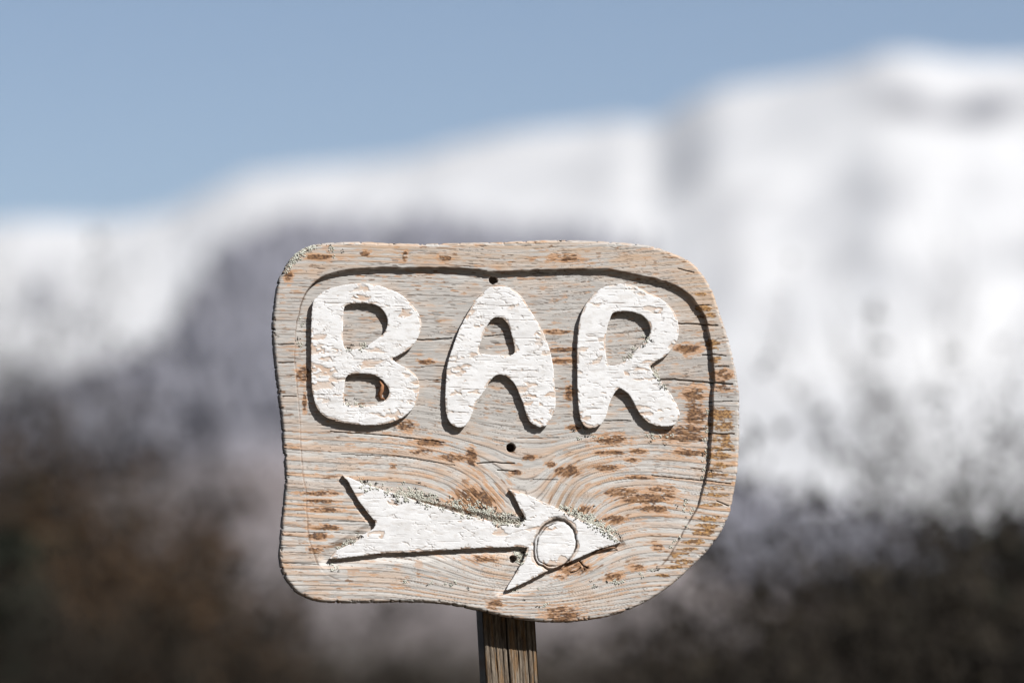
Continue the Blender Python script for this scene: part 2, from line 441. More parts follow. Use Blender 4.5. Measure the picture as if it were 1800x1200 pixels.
PATCH = [(1080, 770, 25, 8), (1204, 762, 34, 9), (1228, 687, 16, 10), (1230, 727, 14, 18), (1222, 706, 8, 10), (1216, 750, 28, 6), (1076, 794, 20, 4), (1126, 791, 12, 4), (1220, 792, 22, 6), (999, 827, 18, 8),
         (1069, 820, 20, 5), (1116, 807, 10, 3), (1127, 837, 20, 3), (1099, 864, 28, 6), (1137, 874, 40, 7), (1167, 858, 18, 6), (1153, 892, 22, 5), (1034, 895, 12, 6), (1081, 911, 18, 6), (990, 1077, 25, 11),
         (1123, 995, 12, 5), (1080, 1012, 13, 6), (1160, 960, 8, 6), (871, 1063, 12, 7), (848, 981, 25, 5), (715, 748, 12, 8), (757, 778, 22, 5), (745, 794, 18, 4), (797, 804, 20, 6), (829, 802, 8, 14), (834, 876, 30, 16),
         (1216, 608, 18, 7), (1277, 655, 13, 9), (1277, 678, 13, 5), (992, 611, 20, 3.5), (987, 632, 20, 4), (983, 580, 20, 3), (992, 445, 20, 2.5), (994, 452, 25, 3), (750, 636, 12, 3.5), (559, 454, 18, 4), (505, 487, 6, 10),
         (910, 830, 8, 4), (971, 815, 8, 4), (930, 803, 10, 4), (560, 868, 30, 3.5), (566, 882, 24, 3), (570, 897, 24, 3.5), (573, 928, 20, 4), (560, 943, 14, 5), (558, 966, 14, 5), (640, 446, 8, 4), (710, 450, 4, 7), (780, 453, 10, 4),
         (532, 660, 10, 12), (535, 708, 3, 14), (690, 820, 6, 3), (1180, 870, 10, 6), (1010, 750, 10, 4), (1040, 700, 3, 3), (1003, 688, 6, 12), (1000, 975, 16, 10), (1012, 995, 22, 10), (1003, 1001, 16, 7), (985, 1014, 10, 3)]
GOLD = [(1274, 724, 20, 11), (1274, 743, 20, 9), (1274, 785, 20, 6), (1272, 799, 20, 6), (1270, 816, 20, 4.5), (1267, 832, 20, 3.5), (1264, 855, 20, 3), (1262, 867, 20, 3), (1258, 885, 16, 3), (1251, 909, 18, 5), (1247, 922, 16, 4),
        (1240, 934, 18, 5), (1226, 951, 16, 4), (1215, 963, 16, 3), (1200, 973, 16, 5), (1203, 986, 16, 4), (1188, 995, 12, 3), (1168, 1010, 10, 3), (1275, 768, 16, 8), (1243, 536, 12, 7), (1247, 548, 14, 5), (1262, 600, 10, 8), (1266, 628, 10, 6), (1240, 512, 10, 4)]
CRACK = [([(1020, 984), (1026, 992), (1034, 997)], 1.3), ([(1004, 1006), (1014, 1004), (1022, 997)], 1.3), ([(1026, 992), (1029, 1002)], .8), ([(1193, 563), (1230, 564), (1268, 567)], 1.3), ([(1242, 618), (1283, 620)], 1.0), ([(1263, 640), (1288, 640)], 1.0), ([(1134, 662), (1190, 663), (1256, 668), (1294, 671)], 1.5), ([(1145, 650), (1090, 651)], .8),
         ([(1197, 466), (1226, 473)], .9), ([(1230, 531), (1257, 531)], .8), ([(1020, 736), (1060, 737), (1113, 737)], .8), ([(1253, 759), (1297, 759)], 1.2), ([(1150, 833), (1200, 838), (1248, 843), (1290, 848)], .9), ([(839, 814), (870, 812), (905, 814)], 1.1),
         ([(875, 826), (907, 827)], 1.0), ([(938, 842), (982, 842)], .7), ([(731, 597), (760, 597), (794, 594)], 1.1), ([(488, 609), (517, 607)], .8), ([(488, 641), (518, 640)], .8), ([(495, 700), (520, 699)], .8), ([(852, 590), (890, 586)], .8),
         ([(580, 760), (680, 766), (780, 777)], .8), ([(1265, 878), (1286, 886)], 1.0), ([(1220, 820), (1275, 827)], .7), ([(1253, 703), (1294, 701)], .8), ([(735, 668), (790, 668)], .6), ([(740, 645), (785, 642)], .6),
         ([(905, 770), (985, 768)], .5), ([(600, 800), (700, 803), (800, 818)], .6), ([(520, 585), (545, 586)], .6), ([(1190, 735), (1250, 733)], .6), ([(1200, 773), (1253, 772)], .5), ([(975, 680), (1012, 682)], .6),
         ([(520, 917), (640, 918)], .5), ([(500, 937), (650, 938)], .5), ([(500, 972), (560, 974)], .5), ([(498, 990), (560, 993)], .6), ([(1262, 790), (1296, 787)], .7)]

def elong(U, V, P, lst, seed, edge=0.55):
    """soft-edged streaky patches along the grain"""
    m = np.full(U.shape, -1.0)
    nz = (fbm(U / 15, P / 2.6, seed, 3) - 0.5) * 2.0 + (fbm(U / 4.5, P / 1.7, seed + 2, 2) - 0.5) * 1.1
    for cx, cy, rx, ry in lst:
        sel = (np.abs(U - cx) < rx * 2.2) & (np.abs(V - cy) < ry * 2.6)
        if not sel.any(): continue
        d = np.abs((U[sel] - cx) / (rx * 1.25)) ** 2 + np.abs((V[sel] - cy) / (ry * 1.25)) ** 2
        m[sel] = np.maximum(m[sel], 1 - d)
    return sstep(-0.08, 0.26, np.clip(m, -1, 0.62) * 0.95 + nz * 0.95 - edge + 0.25) * (m > -0.9)

def wood_tint(U, V, sd_rec, sd_out):
    """base colour and fine relief of the weathered larch board"""
    P = grain_phase(U, V)
    inside = sstep(1.0, -1.0, sd_rec)
    lowz = sstep(735, 790, V)                            # strong ring stripes in the lower part
    rimz = 1 - inside
    spacing = np.interp(P, [400, 470, 640, 740, 900, 990, 1100], [7.2, 9.0, 10.5, 15.5, 14.0, 10.0, 7.0])
    tab_p = np.arange(300, 1250, 1.0)
    tab_s = np.interp(tab_p, [400, 470, 640, 740, 900, 990, 1100], [7.2, 9.0, 10.5, 15.5, 14.0, 10.0, 7.0])
    cum = np.concatenate([[0], np.cumsum(1 / tab_s)[:-1]])
    u = np.interp(P, tab_p, cum) + 0.55 * (fbm(U / 240, P / 22, 12, 2) - 0.5) + 1.5 * (vnoise(P / 31, P * 0, 13) - 0.5)
    ring = np.floor(u); s = u - ring
    rr = TAB[(ring.astype(int) * 7 + 3) & 255, 19]       # every ring its own strength
    fib = fbm(U / 34, P / 1.3, 2, 3)
    fib2 = fbm(U / 90, P / 3.2, 3, 3)
    reg = fbm(U / 85, V / 34, 4, 3)
    grey = mix((0.47, 0.455, 0.435), (0.585, 0.565, 0.54), sstep(0.3, 0.7, fib))
    grey = mix(grey, (0.43, 0.405, 0.385), 0.55 * sstep(0.5, 0.75, fib2) * (1 - 0.5 * lowz))
    grey = mix(grey, (0.655, 0.635, 0.605), lowz * 0.55 * sstep(0.35, 0.6, fbm(U / 60, P / 8, 14, 2)))
    # tan part of each ring
    band = sstep(0.38, 0.62, s) * sstep(1.0, 0.9, s)
    strength = np.clip(0.16 + 0.62 * lowz + 0.22 * rimz * sstep(560, 470, V) + 0.20 * rimz - 0.1, 0, 1) * (0.35 + 0.9 * rr) * sstep(0.26, 0.62, reg + 0.12 * lowz + 0.06 * rimz)
    calm = np.exp(-((U - 890) / 75) ** 2 - ((V - 825) / 38) ** 2)
    strength = strength * (1 - 0.6 * calm) * (1 - 0.4 * sstep(970, 1020, V))
    tan = mix((0.64, 0.45, 0.315), (0.57, 0.35, 0.21), sstep(0.4, 0.7, fib))
    c = mix(grey, tan, np.clip(band * strength * (0.55 + 0.8 * fib2), 0, 0.92))
    # stain wandering over the rim and the upper field
    st = sstep(0.56, 0.74, fbm(U / 46, V / 16, 23, 4)) * (0.30 + 0.35 * rimz * sstep(560, 480, V) + 0.2 * lowz)
    c = mix(c, (0.60, 0.40, 0.255), st * 0.75)
    top = rimz * sstep(500, 450, V)
    c = mix(c, (0.61, 0.44, 0.30), top * 0.45 * sstep(0.35, 0.6, fib2))
    c = mix(c, (0.62, 0.40, 0.22), np.exp(-((U - 1245) / 60) ** 2 - ((V - 520) / 60) ** 2) * 0.5 * fib2 * 1.4)
    knotb = np.exp(-((U - 835) / 40) ** 2 - ((V - 880) / 22) ** 2)
    c = mix(c, (0.40, 0.27, 0.17), knotb * sstep(0.4, 0.6, fbm(U / 10, P / 2, 33, 2)) * 0.8)
    fan = np.exp(-((U - 990) / 26) ** 2 - ((V - 880) / 26) ** 2)
    c = mix(c, (0.40, 0.25, 0.14), fan * sstep(0.45, 0.58, s) * 0.8)
    # fine dark line where a ring ends
    ln = np.exp(-((s - 0.97) / 0.04) ** 2) * sstep(0.30, 0.55, fbm(U / 40, P / 5, 40, 2)) * (0.4 + 0.55 * lowz + 0.4 * rimz)
    c = mix(c, (0.12, 0.085, 0.065), np.clip(ln * (0.35 + 0.65 * rr), 0, 0.8))
    # short drying checks
    ck = fbm(U / 26, P / 0.95, 50, 2)
    ckm = sstep(0.70, 0.77, ck) * sstep(0.40, 0.58, fbm(U / 60, V / 25, 51, 2)) * (1 - 0.5 * lowz)
    ck2 = fbm(U / 75, P / 1.25, 55, 2)
    ckm = np.maximum(ckm, sstep(0.735, 0.785, ck2) * 0.6)
    spk = sstep(0.80, 0.86, fbm(U / 2.6, V / 2.2, 57, 2)) * sstep(0.45, 0.65, fbm(U / 40, V / 30, 58, 3))
    c = mix(c, (0.06, 0.05, 0.04), spk * 0.85)
    c = mix(c, (0.11, 0.08, 0.065), ckm * 0.8)
    # orange bruises and remains of the old brown stain
    o1 = sstep(0.66, 0.76, fbm(U / 20, P / 3.4, 60, 3)) * (0.5 + 0.5 * rr)
    c = mix(c, (0.55, 0.30, 0.15), o1 * 0.75)
    b1 = sstep(0.735, 0.79, fbm(U / 17, P / 3.0, 70, 3)) * (0.45 + 0.55 * sstep(0.3, 0.6, s))
    c = mix(c, (0.22, 0.115, 0.055), b1 * 0.85)
    po = elong(U, V, P, [(a, b, rx * 1.5, ry * 1.5) for a, b, rx, ry in PATCH], 83, 0.50)
    c = mix(c, (0.58, 0.335, 0.185), po * 0.75)
    pb = elong(U, V, P, PATCH, 80, 0.46)
    gl = sstep(0.38, 0.62, fbm(U / 3.2, V / 2.2, 81, 2))
    c = mix(c, mix((0.085, 0.042, 0.024), (0.27, 0.145, 0.07), gl), pb * 0.92)
    gb = elong(U, V, P, GOLD, 85, 0.42)
    c = mix(c, mix((0.16, 0.075, 0.025), (0.45, 0.25, 0.09), gl), gb * 0.9)
    h = 0.55 * (s - 0.5) * (0.4 + lowz) * 0.8 - 0.8 * ckm - 0.5 * ln + 0.5 * (fib - 0.5) + 0.35 * pb + 0.3 * gb
    # long cracks
    for line, wd in CRACK:
        line = np.asarray(line, float)
        x0, y0 = line.min(0) - 6; x1, y1 = line.max(0) + 6
        sel = (U > x0) & (U < x1) & (V > y0) & (V < y1)
        if not sel.any(): continue
        uu, vv = U[sel], V[sel]
        d = pdist(uu, vv + 2.2 * (fbm(uu / 13, uu * 0 + line[0, 1], 90, 3) - 0.5), line)
        k = sstep(wd * 1.25, wd * 0.25, d)
        c[sel] = mix(c[sel], (0.05, 0.035, 0.03), k * 0.9)
        h[sel] -= 3.2 * k * wd
    # end-grain checks on the rim, running across the groove line
    return c, h, s, P

# ---- the board: carved relief on a 1 px grid
u0, u1, v0, v1 = 470, 1310, 414, 1100
gu = np.arange(u0, u1, 1.0); gv_ = np.arange(v0, v1, 1.0)
U, V = np.meshgrid(gu, gv_)
edge_wob = 1.4 * (fbm(U / 9, V / 9, 61, 3) - 0.5) + 2.6 * np.clip(fbm(U / 5, V / 5, 63, 3) - 0.62, 0, 1) / 0.2 + 2.0 * (fbm(U / 40, V / 40, 64, 2) - 0.5)
sd_out = sdist(U, V, outp) + edge_wob - np.interp(V, [440, 500], [0.8, 3.2])
sd_rec = sdist(U, V, recp) + 2.0 * (fbm(U / 14, V / 14, 62, 3) - 0.5)
sd_arr = sdist(U, V, arrp)
inside = sd_out < 0.5
# snap the border points on to the outline
gyy, gxx = np.gradient(sd_out)
near = np.abs(sd_out) < 1.2
snap = (sd_out > -0.5) & inside
US = U - np.where(snap, sd_out * gxx, 0); VS = V - np.where(snap, sd_out * gyy, 0)

def floor_h(U, V, sd_rec, sd_arr):
    wl = np.interp(U, [545, 575], [0.5, 1.6])
    d = D_REC * depth_w(V) * sstep(np.where(U < 560, 0.1, 0.4), -wl, sd_rec)
    # hollow cut round the arrow, steep under it and running out slowly above it
    top = sstep(6, -6, V - np.interp(U, [560, 600, 660, 925, 1092, 1130], [830, 836, 862, 916, 953, 953]))     # above the arrow's upper edge
    head = sstep(920, 940, U) * sstep(8, -8, V - np.interp(U, [890, 1092], [859, 953]) )
    barb = sstep(932, 924, U) * sstep(850, 862, V) * sstep(885, 893, U)
    top = np.maximum(top * sstep(945, 925, U), head) * (1 - barb)
    run = 24 + 12 * top
    amp = (8.2 - 4.6 * top) * np.interp(U, [1088, 1112], [1, 0.2])
    a = amp * sstep(run, 2, sd_arr) * np.where(sd_rec < 0, 1, 0.0) * sstep(1060, 1035, V)
    hl = np.zeros(U.shape)
    def hole(cx, cy, r, dep, e=1.0):
        q = np.hypot(U - cx, V - cy) + 1.2 * (fbm(U / 4, V / 4, 66, 2) - 0.5) * e
        return dep * sstep(r + 0.7, r - 0.9, q)
    hu = to_uv([(899, 786), (868, 492), (902, 982), (1027, 990)])
    hl = hole(*hu[0], 7.6, 24, 0.3) + hole(*hu[1], 7.0, 9, 2.5) + hole(*hu[2], 6.0, 8, 2.5)
    cut = 3.0 * (fbm(U / 60, V / 22, 67, 3) - 0.5)                 # gouge marks in the floor
    return -(np.maximum(d, a)) + cut * (d + a) / 18.0 - hl, hl

fh, hl = floor_h(U, V, sd_rec, sd_arr)
tint, wh, sring, Pg = wood_tint(U, V, sd_rec, sd_out)
# border groove line, dirty where the carving runs out
gl = np.exp(-((sd_rec - 0.0) / 1.3) ** 2) * sstep(0.3, 0.55, fbm(U / 25, V / 25, 68, 2)) * sstep(1045, 1000, V)
gl = np.maximum(gl, np.exp(-((sd_rec + 0.5) / 1.2) ** 2) * (U < 565) * sstep(1000, 960, V) * (0.5 + 0.5 * fbm(U / 12, V / 12, 69, 2)))
tint = mix(tint, (0.17, 0.11, 0.075), gl * 0.85)
wh = wh - 1.2 * gl
tint = mix(tint, (0.06, 0.04, 0.03), np.clip(hl / 6, 0, 0.9))  # shade inside the holes painted into the tint, by depth
# moss-green and grey film in the hollow above the shaft and below R
e = np.clip(-sd_out, 0, None)
RND = 6.0
rnd = np.where(e < RND, RND - np.sqrt(np.maximum(RND ** 2 - (RND - e) ** 2, 0)), 0)
H = fh + wh - rnd
# darker weathered arris
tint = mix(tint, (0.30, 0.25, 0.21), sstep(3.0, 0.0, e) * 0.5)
idx = -np.ones(U.shape, int); idx[inside] = np.arange(inside.sum())
f4 = np.stack([idx[:-1, :-1], idx[1:, :-1], idx[1:, 1:], idx[:-1, 1:]], -1).reshape(-1, 4)
f4 = f4[(f4 >= 0).all(1)]

def loc(u, v, h): return np.stack([(u - 890) * S, -h * S, -(v - 760) * S], -1)

def skirt(verts2d, faces, hs, bottom, cols, side_col, bulge=0.0):
    """walls from the border of a relief sheet down to `bottom`"""
    ed = np.concatenate([faces[:, [0, 1]], faces[:, [1, 2]], faces[:, [2, 3]], faces[:, [3, 0]]])
    key = np.sort(ed, 1); code = key[:, 0].astype(np.int64) * (10 ** 8) + key[:, 1]
    un, inv, cnt = np.unique(code, return_inverse=True, return_counts=True)
    be = ed[cnt[inv] == 1]
    bv = np.unique(be); m = -np.ones(len(verts2d), int); m[bv] = np.arange(len(bv))
    return be, bv, m

v2 = np.stack([US[inside], VS[inside]], -1); hs = H[inside]; cs = tint[inside]
be, bv, mp = skirt(v2, f4, hs, -T_B, cs, None)
N = len(v2); nb = len(bv)
side = mix((0.05, 0.04, 0.034), (0.14, 0.11, 0.085), fbm(v2[bv, 0] / 6, v2[bv, 1] / 6, 71, 3))  # board edge walls: shade painted in as a near-black colour
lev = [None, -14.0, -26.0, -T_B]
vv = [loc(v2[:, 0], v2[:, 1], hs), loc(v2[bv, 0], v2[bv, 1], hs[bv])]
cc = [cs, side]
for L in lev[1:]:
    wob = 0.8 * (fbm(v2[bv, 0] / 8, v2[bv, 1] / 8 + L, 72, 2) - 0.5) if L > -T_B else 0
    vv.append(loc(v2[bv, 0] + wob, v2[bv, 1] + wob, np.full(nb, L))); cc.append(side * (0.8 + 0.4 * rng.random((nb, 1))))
ff = [f4]
for k in range(3):
    a0 = N + k * nb; b0 = N + (k + 1) * nb
    ff.append(np.stack([mp[be[:, 1]] + a0, mp[be[:, 0]] + a0, mp[be[:, 0]] + b0, mp[be[:, 1]] + b0], -1))
# back of the board: the same sheet, coarse
bk = sdist(U[::12, ::12], V[::12, ::12], outp) < -1
bu, bvv = U[::12, ::12], V[::12, ::12]
bi = -np.ones(bu.shape, int); nb0 = sum(len(x) for x in vv); bi[bk] = np.arange(bk.sum()) + nb0
vv.append(loc(bu[bk], bvv[bk], np.full(bk.sum(), -T_B + 0.5))); cc.append(np.tile((0.35, 0.3, 0.25), (bk.sum(), 1)))
fb = np.stack([bi[:-1, :-1], bi[:-1, 1:], bi[1:, 1:], bi[1:, :-1]], -1).reshape(-1, 4); fb = fb[(fb >= 0).all(1)]
ff.append(fb)
sign = empty('wooden_sign', (float(B0[0]), float(B0[1]), 0.0), YAW,
             'weathered wooden BAR sign with white arrow on a square post', 'sign')
sign.location.z = 0.0
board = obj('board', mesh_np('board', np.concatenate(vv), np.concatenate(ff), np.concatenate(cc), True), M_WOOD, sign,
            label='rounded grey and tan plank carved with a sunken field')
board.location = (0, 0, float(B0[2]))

# ---- raised pieces: letters and arrow, same way
def relief_piece(name, label, polys, step, hole_polys, is_arrow=False, seed=0):
    allp = polys[0]
    x0, y0 = allp.min(0) - 4; x1, y1 = allp.max(0) + 4
    U, V = np.meshgrid(np.arange(x0, x1, step), np.arange(y0, y1, step))
    sd = sdist(U, V, polys[0])
    for hp in hole_polys: sd = np.maximum(sd, -sdist(U, V, hp))
    sd = sd + 1.3 * (fbm(U / 5, V / 5, 100 + seed, 3) - 0.5)
    if is_arrow: sd = sd + 1.6 * (fbm(U / 9, V / 4, 130, 2) - 0.5) * sstep(0, -4, -np.abs(sd))
    ins = sd < 0.5 * step
    gy, gx = np.gradient(sd, step)
    sn = ins & (sd > -0.5 * step)
    US = U - np.where(sn, sd * gx, 0); VS = V - np.where(sn, sd * gy, 0)
    # paint: brittle scales, longer along the grain
    wx = U + 9 * (fbm(U / 16, V / 16, 101 + seed, 3) - 0.5); wy = V + 7 * (fbm(U / 14, V / 14, 105 + seed, 3) - 0.5)
    f1, f2, cid = voronoi(wx / 27, wy / 8.0, 1 + seed)
    g1, g2, cid2 = voronoi(wx / 9 + 3, wy / 5, 4 + seed)
    dens = fbm(U / 42, V / 30, 110 + seed, 3)
    thr = 0.93 if not is_arrow else 0.97
    gone = ((cid * 0.72 + dens * 0.55) > thr) & ((cid2 * 0.6 + dens * 0.5 + 0.25 * fbm(U / 6, V / 3, 111 + seed, 2)) > 0.60)
    gone |= (sd > -1.6 - 2.2 * fbm(U / 12, V / 8, 112 + seed, 2)) & (fbm(U / 16, V / 9, 113 + seed, 3) > 0.56)
    brk = fbm(U / 8, V / 6, 135 + seed, 2) > 0.47
    crack = (f2 - f1 < 0.075) & brk & (fbm(U / 22, V / 14, 114 + seed, 2) > (0.565 if not is_arrow else 0.62))
    crack2 = (g2 - g1 < 0.06) & brk & (dens > (0.60 if not is_arrow else 0.66))
    longc = sstep(0.765, 0.79, fbm(U / 40, V / 1.6, 115 + seed, 2)) * (0.8 if not is_arrow else 0.4)
    kn = np.zeros(U.shape); ringd = None; knotzone = np.zeros(U.shape)
    if is_arrow:
        ca, sa = math.cos(R(24)), math.sin(R(24))
        dx = U - KNOT[0]; dy = V - KNOT[1]
        ex = (dx * ca + dy * sa); ey = (-dx * sa + dy * ca)
        rr = np.sqrt((ex / 36) ** 2 + (ey / 45) ** 2) + 0.17 * (fbm(U / 16, V / 16, 120, 4) - 0.5)
        thk = 0.028 + 0.05 * np.exp(-((dx - 2) / 16) ** 2) * (dy < 0) + 0.02 * fbm(U / 10, V / 10, 124, 2)
        kn = np.exp(-((rr - 1.0) / thk) ** 2) + 0.8 * np.exp(-((rr - 0.87) / 0.024) ** 2) * sstep(12, -12, dx)
        kn = np.clip(kn * (0.45 + 0.9 * fbm(U / 11, V / 11, 121, 2)), 0, 1)
        zone = np.exp(-((rr - 1.06) / 0.17) ** 2)
        gone |= (zone * (0.35 + fbm(U / 10, V / 10, 122, 3)) > 0.70)
        low = (rr < 0.95) & (dy > 22 + 14 * (fbm(U / 8, U * 0 + 1, 123, 2) - 0.5) * 2)
        gone |= low & (dx > -22)
    paint = (~gone).astype(float)
    # soften by one sample so that chip borders are slopes
    def blur(a):
        b = np.pad(a, 1, mode='edge'); return (b[1:-1, 1:-1] * 4 + b[:-2, 1:-1] + b[2:, 1:-1] + b[1:-1, :-2] + b[1:-1, 2:]) / 8
    pb = blur(paint)
    lift = np.where(gone, 0, ((cid - 0.5) * 0.9 + (f1 - 0.3) * 0.5) * sstep(0.42, 0.62, dens))
    h = 0.3 + 0.75 * pb + blur(lift) * (0.5 if not is_arrow else 0.35) + 0.5 * (fbm(U / 30, V / 12, 116 + seed, 3) - 0.5)
    ckk = blur(np.maximum(crack, crack2).astype(float)) * paint
    h = h - 0.7 * ckk - 1.0 * longc - 5.5 * kn
    e = np.clip(-sd, 0, None); RN = 1.2
    h = h - np.where(e < RN, RN - np.sqrt(np.maximum(RN ** 2 - (RN - e) ** 2, 0)), 0)
    h = h - 1.2 * (fbm(U / 60, V / 60, 117 + seed, 2) - 0.5)
    white = mix((0.86, 0.865, 0.875), (0.78, 0.78, 0.785), sstep(0.5, 0.75, fbm(U / 24, V / 10, 118 + seed, 3)))
    white = mix(white, (0.55, 0.50, 0.45), 0.30 * sstep(0.55, 0.72, fbm(U / 12, V / 4, 119 + seed, 3)))
    bare = mix((0.65, 0.56, 0.49), (0.60, 0.45, 0.35), sstep(0.35, 0.65, fbm(U / 14, V / 4, 125 + seed, 3)))
    primer = sstep(0.5, 0.7, fbm(U / 12, V / 7, 126 + seed, 2))
    bare = mix(bare, (0.66, 0.61, 0.565), primer * 0.7)
    bare = bare * 1.08
    c = mix(bare, white, pb)
    c = mix(c, (0.42, 0.37, 0.335), np.clip(ckk * 0.55, 0, 1))
    c = mix(c, (0.27, 0.2, 0.15), np.clip(longc * 0.6, 0, 1))
    edge_chip = blur(np.abs(paint - blur(blur(paint))))
    c = mix(c, (0.34, 0.27, 0.22), np.clip(edge_chip * 0.7, 0, 0.35))
    c = mix(c, (0.66, 0.65, 0.64), 0.25 * sstep(0.52, 0.70, fbm(U / 30, V / 22, 137 + seed, 3)))
    c = mix(c, (0.09, 0.07, 0.055), np.clip(kn * 1.1, 0, 0.9))
    ii = -np.ones(U.shape, int); ii[ins] = np.arange(ins.sum())
    f = np.stack([ii[:-1, :-1], ii[1:, :-1], ii[1:, 1:], ii[:-1, 1:]], -1).reshape(-1, 4); f = f[(f >= 0).all(1)]
    p2 = np.stack([US[ins], VS[ins]], -1); hs = h[ins]; cs = c[ins]
    be, bv, mp = skirt(p2, f, hs, 0, None, None)
    N = len(p2); nb = len(bv)
    sc = mix((0.24, 0.17, 0.125), (0.40, 0.31, 0.24), fbm(p2[bv, 0] / 7, p2[bv, 1] / 7, 127 + seed, 2))
    sc = mix(sc, (0.7, 0.68, 0.66), sstep(0.55, 0.75, fbm(p2[bv, 0] / 16, p2[bv, 1] / 16, 128 + seed, 2)) * 0.6)
    vv = [loc(p2[:, 0], p2[:, 1], hs), loc(p2[bv, 0], p2[bv, 1], hs[bv])]; cc = [cs, sc]
    for L in (-5.0, -D_REC - 3.0):
        wob = 1.2 * (fbm(p2[bv, 0] / 6, p2[bv, 1] / 6 + L, 129, 2) - 0.5)
        vv.append(loc(p2[bv, 0] + wob, p2[bv, 1] + wob, np.full(nb, L))); cc.append(sc * 0.9)
    ff = [f]
    for k in range(2):
        a0 = N + k * nb; b0 = N + (k + 1) * nb
        ff.append(np.stack([mp[be[:, 1]] + a0, mp[be[:, 0]] + a0, mp[be[:, 0]] + b0, mp[be[:, 1]] + b0], -1))
    o = obj(name, mesh_np(name, np.concatenate(vv), np.concatenate(ff), np.concatenate(cc), True), M_PAINT, board, label=label)
    return o

for k, (ch, L) in enumerate(zip('BAR', lets)):
    relief_piece('letter', 'raised letter %s in flaking white paint' % ch, [L[0]], 0.8, L[1:], seed=k * 7)
relief_piece('arrow', 'raised white painted arrow with a round knot in its head', [arrp], 0.8, [], True, seed=30)

# ---- lichen: crumbs too small to pick apart
def lichen(name, zones, mat, size, seed, label, parent):
    r = np.random.default_rng(seed)
    P, Sz = [], []
    for x0, y0, x1, y1, wd, cnt, hgt in zones:
        nc = max(3, cnt // 9); ci = r.integers(0, nc, cnt)
        t = r.random(nc)[ci] ; o = r.normal(0, wd, nc)[ci]
        nx, ny = -(y1 - y0), (x1 - x0); ln = math.hypot(nx, ny) + 1e-6
        px = x0 + (x1 - x0) * t + nx / ln * o + r.normal(0, 2.0, cnt); py = y0 + (y1 - y0) * t + ny / ln * o + r.normal(0, 1.6, cnt)
        P.append(np.stack([px, py], -1)); Sz.append(r.uniform(*size, cnt))
    P = to_uv(np.concatenate(P)); Sz = np.concatenate(Sz)
    so = sdist(P[:, 0], P[:, 1], outp) - 1.0
    keep = so < -0.5
    P, Sz, so = P[keep], Sz[keep], so[keep]
    sr = sdist(P[:, 0], P[:, 1], recp); sa = sdist(P[:, 0], P[:, 1], arrp)
    fl, _ = floor_h(P[:, 0], P[:, 1], sr, sa)
    e = -so
    fl = fl - np.where(e < RND, RND - np.sqrt(np.maximum(RND ** 2 - (RND - e) ** 2, 0)), 0)
    onp = sa < 0
    for L in lets:
        q = sdist(P[:, 0], P[:, 1], L[0])
        for hp in L[1:]: q = np.maximum(q, -sdist(P[:, 0], P[:, 1], hp))
        onp |= q < 0
    fl = np.where(onp, 1.2, fl)
    n = len(P)
    # a crumb: irregular octahedron-like flake with a crown of 4
    a = r.uniform(0, 2 * math.pi, n)
    k4 = np.arange(5) * 2 * math.pi / 5
    ang = a[:, None] + k4[None]
    rad = Sz[:, None] * r.uniform(0.55, 1.3, (n, 5))
    ru = P[:, None, 0] + np.cos(ang) * rad; rv = P[:, None, 1] + np.sin(ang) * rad
    rh = fl[:, None] + Sz[:, None] * r.uniform(0.15, 0.6, (n, 5))
    tops = loc(P[:, 0] + r.normal(0, .3, n), P[:, 1] + r.normal(0, .3, n), fl + Sz * r.uniform(0.3, 0.9, n))
    bots = loc(P[:, 0], P[:, 1], fl - 1.0)
    rr_ = loc(ru, rv, rh)
    V = np.concatenate([tops[:, None], bots[:, None], rr_], 1).reshape(-1, 3)
    off = (np.arange(n) * 7)[:, None]; F = []
    for k in range(5):
        F.append(np.array([[0, 2 + (k + 1) % 5, 2 + k]]) + off); F.append(np.array([[1, 2 + k, 2 + (k + 1) % 5]]) + off)
    return obj(name, mesh_np(name, V, np.concatenate(F)), mat, parent, label=label, kind='stuff')

ZP = [(630, 846, 760, 884, 5, 300, 0), (700, 862, 880, 908, 7, 900, 0), (800, 890, 915, 915, 6, 500, 0), (870, 915, 922, 916, 4, 220, 0), (985, 890, 1085, 940, 4, 500, 0), (1000, 896, 1060, 918, 6, 350, 0), (1050, 925, 1092, 952, 3, 120, 0),
      (905, 970, 922, 985, 6, 160, 0), (497, 474, 530, 442, 3, 380, 0), (520, 445, 560, 430, 3, 300, 0), (560, 432, 610, 440, 6, 60, 0), (1144, 647, 1172, 684, 3, 150, 0), (1088, 640, 1142, 594, 3, 110, 0), (606, 708, 640, 713, 4, 50, 0),
      (1248, 720, 1238, 850, 3, 130, 0), (1225, 890, 1150, 1005, 4, 60, 0), (1150, 1000, 1030, 1040, 5, 90, 0), (640, 938, 590, 966, 2, 90, 0), (580, 985, 600, 1000, 5, 60, 0), (700, 1022, 840, 1030, 3, 60, 0), (1010, 755, 1060, 770, 5, 60, 0),
      (610, 612, 645, 605, 3, 70, 0), (880, 1040, 960, 1060, 6, 50, 0), (1200, 880, 1215, 900, 8, 40, 0), (1130, 765, 1190, 772, 6, 60, 0), (530, 560, 524, 640, 1.5, 40, 0), (1015, 650, 1005, 640, 2, 10, 0)]
M_LICH = noise_mat('pale_lichen', (0.44, 0.45, 0.39), (0.70, 0.70, 0.62), 900, 0.95, 2)
M_LICHD = noise_mat('black_lichen', (0.02, 0.02, 0.018), (0.07, 0.065, 0.055), 900, 0.95, 2)
lichen('lichen', ZP, M_LICH, (0.6, 1.6), 3, 'pale grey green lichen crumbs', board)
lichen('lichen', [(a, b, c, d, w * 1.1, int(n * 0.42), 0) for a, b, c, d, w, n, _ in ZP], M_LICHD, (0.5, 1.25), 4, 'black lichen specks', board)

